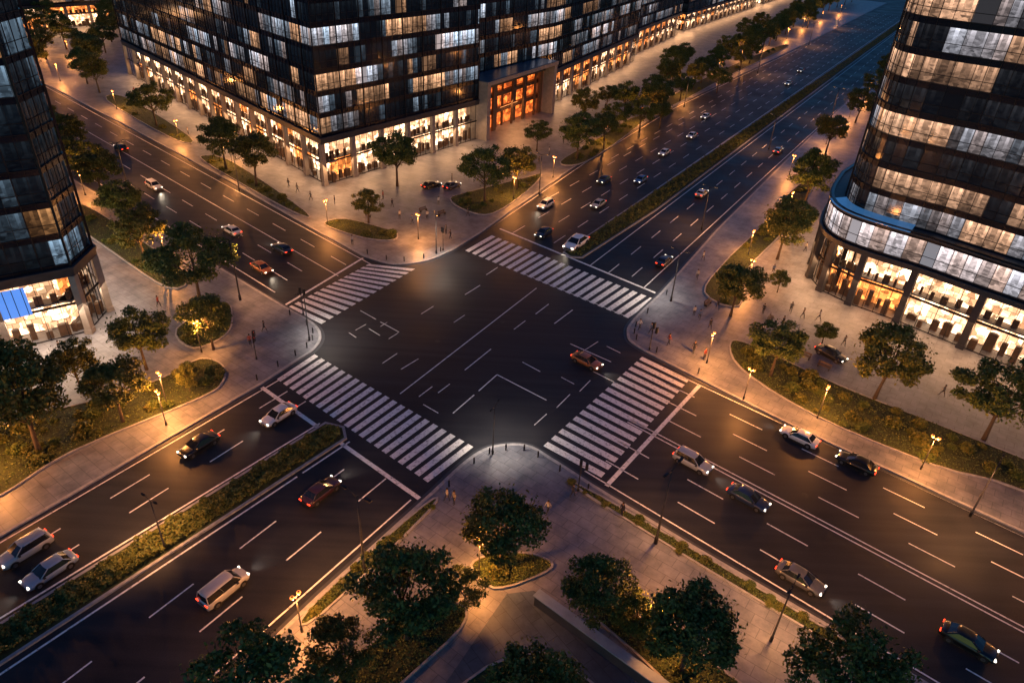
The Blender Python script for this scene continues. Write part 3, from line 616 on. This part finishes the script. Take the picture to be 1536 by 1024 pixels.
for x,y,r,t,s in [(3.7,-20.9,1.2,LC,.7),(16.9,-30.1,.9,LT,1),(-4.9,-34.4,2.6,LT,1),(-19.9,-33.3,2.6,LT,.65),(-27.6,3.7,.9,LT,1),(23.6,-38.2,.9,LT,.75),(24.5,9.5,2.5,LC,.9),(-40,38,4.1,LT,.9),(8,44,-.5,LT,.9),(33,33,2.5,LT,.9),(-17.2,-4.2,.4,LC,.75),(-6.2,19.3,-1.2,LC,.75),(56,78,2.5,LT,.9),(44,110,-.5,LT,.9),(-58,38,.9,LT,.9),(75,158,-.5,LT,1),(78,104,2.5,LT,1),(110,217,-.5,LT,1),(44,-25.2,4.0,LT,.8),(140,270,-.5,LT,1)]:
    inst(t,(x*K,y*K,.14),r,s)
for x,y,r in [(-21.6,-8.3,.3),(-19.4,1.2,2.4),(11.1,-24.9,1.4),(20.2,-2.2,.6),(-5.4,20.4,3)]:
    inst(TS,(x*K,y*K,.14),r,.9)
# ---------------------------------------------------------------- cars
def car_tmpl(kind):
    root=empty('car',link=False); b=MB(); ps=[]
    hz={'sedan':1,'suv':1.15,'van':1.22}[kind]
    st=[(-2.34,.70,.74,.4),(-2.27,.82,.9,.3),(-1.95,.89,.99,.26),(-1.3,.92,.99,.25),(-.5,.93,.96,.25),(.4,.93,.94,.25),(1.1,.92,.91,.25),(1.7,.90,.86,.26),(2.12,.83,.76,.3),(2.34,.66,.62,.36)]
    rings=[]
    for x,hw,zt,zb in st:
        zt*=hz; rings.append([(x,0,zt+.04),(x,hw*.55,zt+.03),(x,hw*.86,zt-.02),(x,hw*.98,zt-.14),(x,hw,.58*hz),(x,hw*.97,.36),(x,hw*.88,zb),(x,0,zb),(x,-hw*.88,zb),(x,-hw*.97,.36),(x,-hw,.58*hz),(x,-hw*.98,zt-.14),(x,-hw*.86,zt-.02),(x,-hw*.55,zt+.03)])
    n=14; vs=[v for r in rings for v in r]; fs=[]
    for i in range(len(rings)-1):
        for k in range(n): fs.append((i*n+k,i*n+(k+1)%n,(i+1)*n+(k+1)%n,(i+1)*n+k))
    fs.append(tuple(range(n))); fs.append(tuple((len(rings)-1)*n+k for k in range(n-1,-1,-1))); b.add(vs,fs)
    o=b.obj('body',[M['paintcar']],True,False); o.parent=root; ps.append(o)
    zb=.93*hz
    x0,x1,r0,r1,zr={'sedan':(-1.85,1.1,-1.1,.2,1.43),'suv':(-2.1,1.1,-1.85,.25,1.68),'van':(-2.2,1.45,-2.1,.75,1.9)}[kind]
    def ringat(t,gr=0):
        xa=x0+(r0-x0)*t-gr;xb=x1+(r1-x1)*t+gr; hw=.84+(.63-.84)*t+gr*.6; z=zb+(zr-zb)*t
        return [(xa,-hw*.9,z),(xa+.2,-hw,z),(xb-.25,-hw,z),(xb,-hw*.86,z),(xb+.06,0,z),(xb,hw*.86,z),(xb-.25,hw,z),(xa+.2,hw,z),(xa,hw*.9,z),(xa-.05,0,z)]
    g=MB(); R0=ringat(-.05);R1=ringat(.92); g.add(R0+R1,[(i,(i+1)%10,10+(i+1)%10,10+i) for i in range(10)]); o=g.obj('window_glass',[M['cglass']],False,False); o.parent=root; ps.append(o)
    rf=MB(); A=ringat(.9,.015);B=ringat(.98,-.03); cc=[((p[0])*.8+(r0+r1)/2*.2,p[1]*.75,zr+.045) for p in B]
    rf.add(A+B+cc,[(i,(i+1)%10,10+(i+1)%10,10+i) for i in range(10)]+[(10+i,10+(i+1)%10,20+(i+1)%10,20+i) for i in range(10)]+[tuple(range(20,30))])
    for s in (-1,1):
        for (xa,xr) in ((x0+.02,r0+.0),(x1-.02,r1+.0),((x0+x1)/2-.1,(r0+r1)/2-.1)):
            rf.tube([(xa,s*.8,zb-.03),(xr,s*.6,zr-.02)],[.05,.04],5)
    o=rf.obj('roof',[M['paintcar']],True,False); o.parent=root; ps.append(o)
    t=MB()
    for s in (-1,1): 
        t.box((0,s*.925,.3),(1.5,.02,.07)); t.box((.85,s*1.0,zb+.05),(.1,.1,.07))
    t.box((2.33,0,.5),(.03,.45,.09)); t.box((-2.34,0,.45),(.03,.6,.08)); o=t.obj('trim',[M['trim']],False,False); o.parent=root; ps.append(o)
    for x in (-1.42,1.42):
        for s in (-1,1):
            w_=MB(); w_.tube([(x,s*.72,.34),(x,s*.95,.34)],[.345,.345],16); w_.tube([(x,s*.93,.34),(x,s*.965,.34)],[.21,.2],10,1); w_.tube([(x,s*.80,.36),(x,s*.937,.36)],[.40,.40],16,2)
            o=w_.obj('wheel',[M['tyre'],M['rim'],M['trim']],False,False); o.parent=root; ps.append(o)
    for s in (-1,1):
        h=MB(); h.box((2.2,s*.62,.68*hz),(.09,.17,.065),-s*.35); o=h.obj('headlight',[M['head']],False,False); o.parent=root; ps.append(o)
        h=MB(); h.box((-2.31,s*.62,.78*hz),(.05,.19,.06)); o=h.obj('taillight',[M['tail']],False,False); o.parent=root; ps.append(o)
    l=bpy.data.lights.new('headlight_beam','SPOT'); l.energy=330; l.color=(1,.82,.6); l.spot_size=math.radians(80); l.spot_blend=1; l.shadow_soft_size=.2
    lo=bpy.data.objects.new('headlight_beam',l); lo.location=(2.5,0,.75); lo.rotation_euler=Vector((1,0,-.22)).to_track_quat('-Z','Y').to_euler(); lo.parent=root; ps.append(lo)
    tag(root,'car driving on the road',kind if kind!='sedan' else 'car','cars driving through the junction'); return root,ps
CT={k:car_tmpl(k) for k in('sedan','suv','van')}
aA=math.atan2(.852,.523); aN=math.atan2(.856,.517); aB=math.atan2(-.638,.77); aW=math.atan2(-.645,.765)
WH=(.66,.66,.66);SI=(.36,.38,.4);BK_=(.008,.008,.01);DB=(.02,.035,.08);BL=(.05,.14,.35);OR=(.35,.12,.04);RD=(.05,.02,.025);BG=(.4,.4,.41)
cars=[(-16.4,-17.5,aA+math.pi,WH,'sedan','white'),(-21.9,-22.2,aA+math.pi,BK_,'sedan','black'),(-29.5,-34.4,aA+math.pi,SI,'suv','silver'),(-26.8,-36.0,aA+math.pi,(.22,.3,.42),'sedan','pale blue'),(-10,-26.9,aA,RD,'sedan','dark red'),(-14.2,-36.7,aA,BG,'van','silver'),
(13,-5.6,aB,OR,'sedan','dark orange'),(32.4,-16.4,aB+math.pi,WH,'sedan','white'),(36.5,-19.7,aB+math.pi,BK_,'sedan','black'),(21.5,-20.8,aB,SI,'suv','silver'),(25.4,-24.9,aB,DB,'sedan','dark blue'),(27.2,-33.0,aB,(.1,.1,.11),'sedan','dark grey'),(37.3,-37.6,aB,BK_,'sedan','black'),
(13.2,24.4,aN+math.pi,(.85,.85,.85),'sedan','large white'),(9.0,38.9,aN+math.pi,WH,'suv','white'),(17.6,40.6,aN+math.pi,SI,'sedan','silver'),(19.5,52.5,aN+math.pi,DB,'sedan','dark blue'),(26.2,53.7,aN+math.pi,BL,'sedan','blue'),(33.0,70.6,aN+math.pi,WH,'sedan','white'),(36.1,48.5,aN,WH,'sedan','white'),(57.4,76.5,aN,BL,'sedan','blue'),(25.3,20.5,aN,DB,'sedan','dark blue'),(41,84,aN+math.pi,WH,'sedan','white'),(47.4,101,aN+math.pi,WH,'sedan','white'),(8.6,27.8,aN+math.pi,DB,'sedan','dark blue'),(80,144,aN+math.pi,WH,'sedan','white'),(90,164.3,aN+math.pi,SI,'sedan','silver'),
(-27.6,11.6,aW,OR,'sedan','dark orange'),(-26.9,17.6,aW+math.pi,DB,'sedan','dark blue'),(-35.5,22.5,aW+math.pi,WH,'sedan','white'),(-53.4,37.5,aW,WH,'suv','white'),(-67.6,55.2,aW+math.pi,BK_,'sedan','black')]
for i,(x,y,a,c,k,nm) in enumerate(cars):
    o=inst(CT[k],(x*K,y*K,.01),a,1.35 if nm=='large white' else .94,c,lights=i in(0,3,4,5,6,7,9,11,13,14,19,27,28,29,30)); body={'sedan':'saloon car','suv':'tall estate car','van':'van'}[k]
    tag(o,f'{nm} {body} with lights on driving on the asphalt road')
for x,y,a,c,nm in ((-10.1,44.7,.75,BK_,'black'),(-6.7,45,.95,DB,'dark blue'),(40.6,-1.6,-.9,BK_,'black')):
    o=inst(CT['sedan'],(x*K,y*K,.16),a,.94,c,lights=False); o.name='parked_car'; tag(o,f'{nm} saloon car parked on the paved forecourt'); o["group"]='cars parked on the forecourt'
# ---------------------------------------------------------------- people
def person_tmpl(pose):
    E=[];Rr=[];vs=[]
    def v(p,r): vs.append(p);Rr.append(r);return len(vs)-1
    sw={'walk':.32,'stand':.05,'stride':.42}[pose]
    pel=v((0,0,.95),.13); wai=v((0,0,1.1),.12); che=v((.02,0,1.32),.15); nk=v((.02,0,1.5),.055); hd0=v((.03,0,1.58),.085); hd1=v((.035,0,1.70),.09); no=v((.12,0,1.635),.018)
    E+=[(pel,wai),(wai,che),(che,nk),(nk,hd0),(hd0,hd1),(hd0,no)]
    for s in (-1,1):
        hip=v((0,s*.09,.9),.095); kn=v((s*sw*.45+.03,s*.1,.5),.06); an=v((s*sw*.8-.02,s*.1,.09),.042); to=v((s*sw*.8+.14,s*.11,.04),.035)
        E+=[(pel,hip),(hip,kn),(kn,an),(an,to)]
        sh=v((.02,s*.19,1.42),.06); el=v((-s*sw*.35,s*.24,1.14),.042); wr=v((-s*sw*.6+.08,s*.23,.9),.028); pa=v((-s*sw*.62+.09,s*.23,.84),.03)
        E+=[(che,sh),(sh,el),(el,wr),(wr,pa)]
        for i,(dx,ln) in enumerate(((.03,.055),(.012,.07),(-.008,.075),(-.026,.062))):
            f1=v((vs[pa][0]+dx,vs[pa][1],.80),.009); f2=v((vs[pa][0]+dx+.012,vs[pa][1]-s*.006,.80-ln),.008); E+=[(pa,f1),(f1,f2)]
        th=v((vs[pa][0]+.05,vs[pa][1]-s*.01,.82),.009); E.append((wr,th))
    me=bpy.data.meshes.new('p'); me.from_pydata(vs,E,[]); o=bpy.data.objects.new('person',me); col.objects.link(o)
    md=o.modifiers.new('s','SKIN'); md.use_smooth_shade=True
    for i,r in enumerate(Rr): me.skin_vertices[0].data[i].radius=(r,r)
    me.skin_vertices[0].data[0].use_root=True
    s2=o.modifiers.new('u','SUBSURF'); s2.levels=1
    dg=bpy.context.evaluated_depsgraph_get(); nm=bpy.data.meshes.new_from_object(o.evaluated_get(dg)); bpy.data.objects.remove(o)
    nm.name='person'; nm.materials.clear()
    for m in ('cloth','trousers','skin','trim'): nm.materials.append(M[m])
    for p in nm.polygons:
        z=p.center.z; y=abs(p.center.y)
        p.material_index=2 if z>1.5 or (y>.17 and z<.93 and z>.6) else (3 if z<.12 else (1 if z<.98 else 0))
    po=bpy.data.objects.new('person',nm)
    h=MB(); R_=[]
    for z,r,x in ((1.60,.098,-.015),(1.68,.108,.012),(1.75,.1,.02),(1.80,.05,.03)):R_.append((x,0,z,r))
    h.tube([(a,b_,c) for a,b_,c,_ in R_],[r[3] for r in R_],10); ho=h.obj('hair',[M['hair']],True,False); ho.parent=po
    tag(po,'person in casual clothes walking on the pavement','person','pedestrians on the pavements'); return po,[ho]
PT=[person_tmpl(p) for p in('walk','stand','stride')]
ppl=[(.3,-26.9),(.9,-27.2),(8.5,-27.6),(10.6,-25.6),(26.7,6),(27.2,5.2),(25.1,-2.3),(26,-3.6),(19.6,2.1),(20.8,1.2),(-13.1,30.5),(-11,29),(-4.8,24.3),(-5.6,26),(39.1,8.2),(40.2,7),(-41.6,-9),(-34,-3),(-36,1),(-37.5,6),(36,11),(34,2.5),(37,4.5),(41,3),(43,1),(45,-1),(38,16),(40,19),(46,-4),(50,-8),(-20,33),(-24,35),(-15,35),(-9,31),(-8,37),(-31,39),(8,60),(10,66),(13,74),(17,84),(3,58),(-1,55),(-50,53),(-60,66),(-22.5,-3),(-23,-6),(-34,-8),(29,16),(31,22),(-7,48),(-2,62),(0,66),(24,104),(31,118),(5,-28),(14.5,-27.5),(-28,36),(22.5,-1),(-78,85),(-84,94),(47,27),(-18,20.5),(30,8),(28,3),(35.5,7.5),(42,6.5),(-33,41),(-17,38),(-3,33),(6.5,63)]
shirts=[(.4,.38,.35),(.03,.03,.04),(.25,.05,.04),(.06,.1,.2),(.3,.25,.18),(.1,.1,.1),(.5,.5,.5),(.02,.02,.03)]
for i,(x,y) in enumerate(ppl):
    t=PT[i%3]; o=inst((t[0],t[1]),(x*K,y*K,.15),random.uniform(0,6.28),random.uniform(.98,1.12)); o.color=(*random.choice(shirts),1)
    if i%3==1: o["label"]='person in casual clothes standing on the pavement'
# ---------------------------------------------------------------- small furniture
def bench():
    root=empty('bench',link=False); s=MB()
    for i in range(4): s.box((0,-.2+.13*i,.45),(.9,.055,.02))
    a=s.obj('seat',[M['wood']],False,False); s=MB()
    for i in range(2): s.box((0,.28,.65+.15*i),(.9,.02,.055))
    b=s.obj('backrest',[M['wood']],False,False); ps=[a,b]
    for x in (-.75,.75):
        l=MB(); l.box((x,0,.22),(.04,.24,.21)); l.box((x,.26,.55),(.03,.03,.3)); ps.append(l.obj('leg',[M['pole']],False,False))
    for p in ps:p.parent=root
    tag(root,'wooden bench with dark metal legs on the pavement','bench','benches on the pavements'); return root,ps
B=bench()
for x,y,r in ((29,9,.9),(37.5,-2,-.7),(39,-4,-.7),(36,6,1),(-27.5,-2.5,1.2),(-10,34,.9),(-7,33,.9),(-34,-6,1.9),(20,80,1),(-18,31,2.2)):
    inst(B,(x*K,y*K,.15),r)
bo=MB(); bo.tube([(0,0,0),(0,0,.75),(0,0,.8),(0,0,.88)],[.09,.09,.1,.04],10); bol=bo.obj('bollard',[M['pole']],True,False); tag(bol,'short dark metal bollard beside the kerb','bollard','bollards along the corner kerbs')
for c in (cW,cN,cE,cS):
    pts=offset(UL(catmull(c[::-1],3)),-1.0,False)
    for p in pts[::2]:
        o=bol.copy(); col.objects.link(o); o.location=(*p,.15)
wl=MB(); a=Vector(U(7.6,-36.2));b=Vector(U(16.5,-43.3)); d=(b-a).normalized(); c=(a+b)/2; wl.box((c.x,c.y,.75),((b-a).length/2,.36,.65),math.atan2(d.y,d.x))
wr=empty('garden_wall',(c.x,c.y,0)); o=wl.obj('wall',[M['darkstone']]); o.data.transform(Matrix.Translation((-c.x,-c.y,0))); o.parent=wr
cp=MB(); cp.box((0,0,1.46),((b-a).length/2+.1,.46,.06),math.atan2(d.y,d.x)); o=cp.obj('coping',[M['coping']]); o.parent=wr; tag(wr,'low dark stone wall with pale coping beside the slate path','wall')
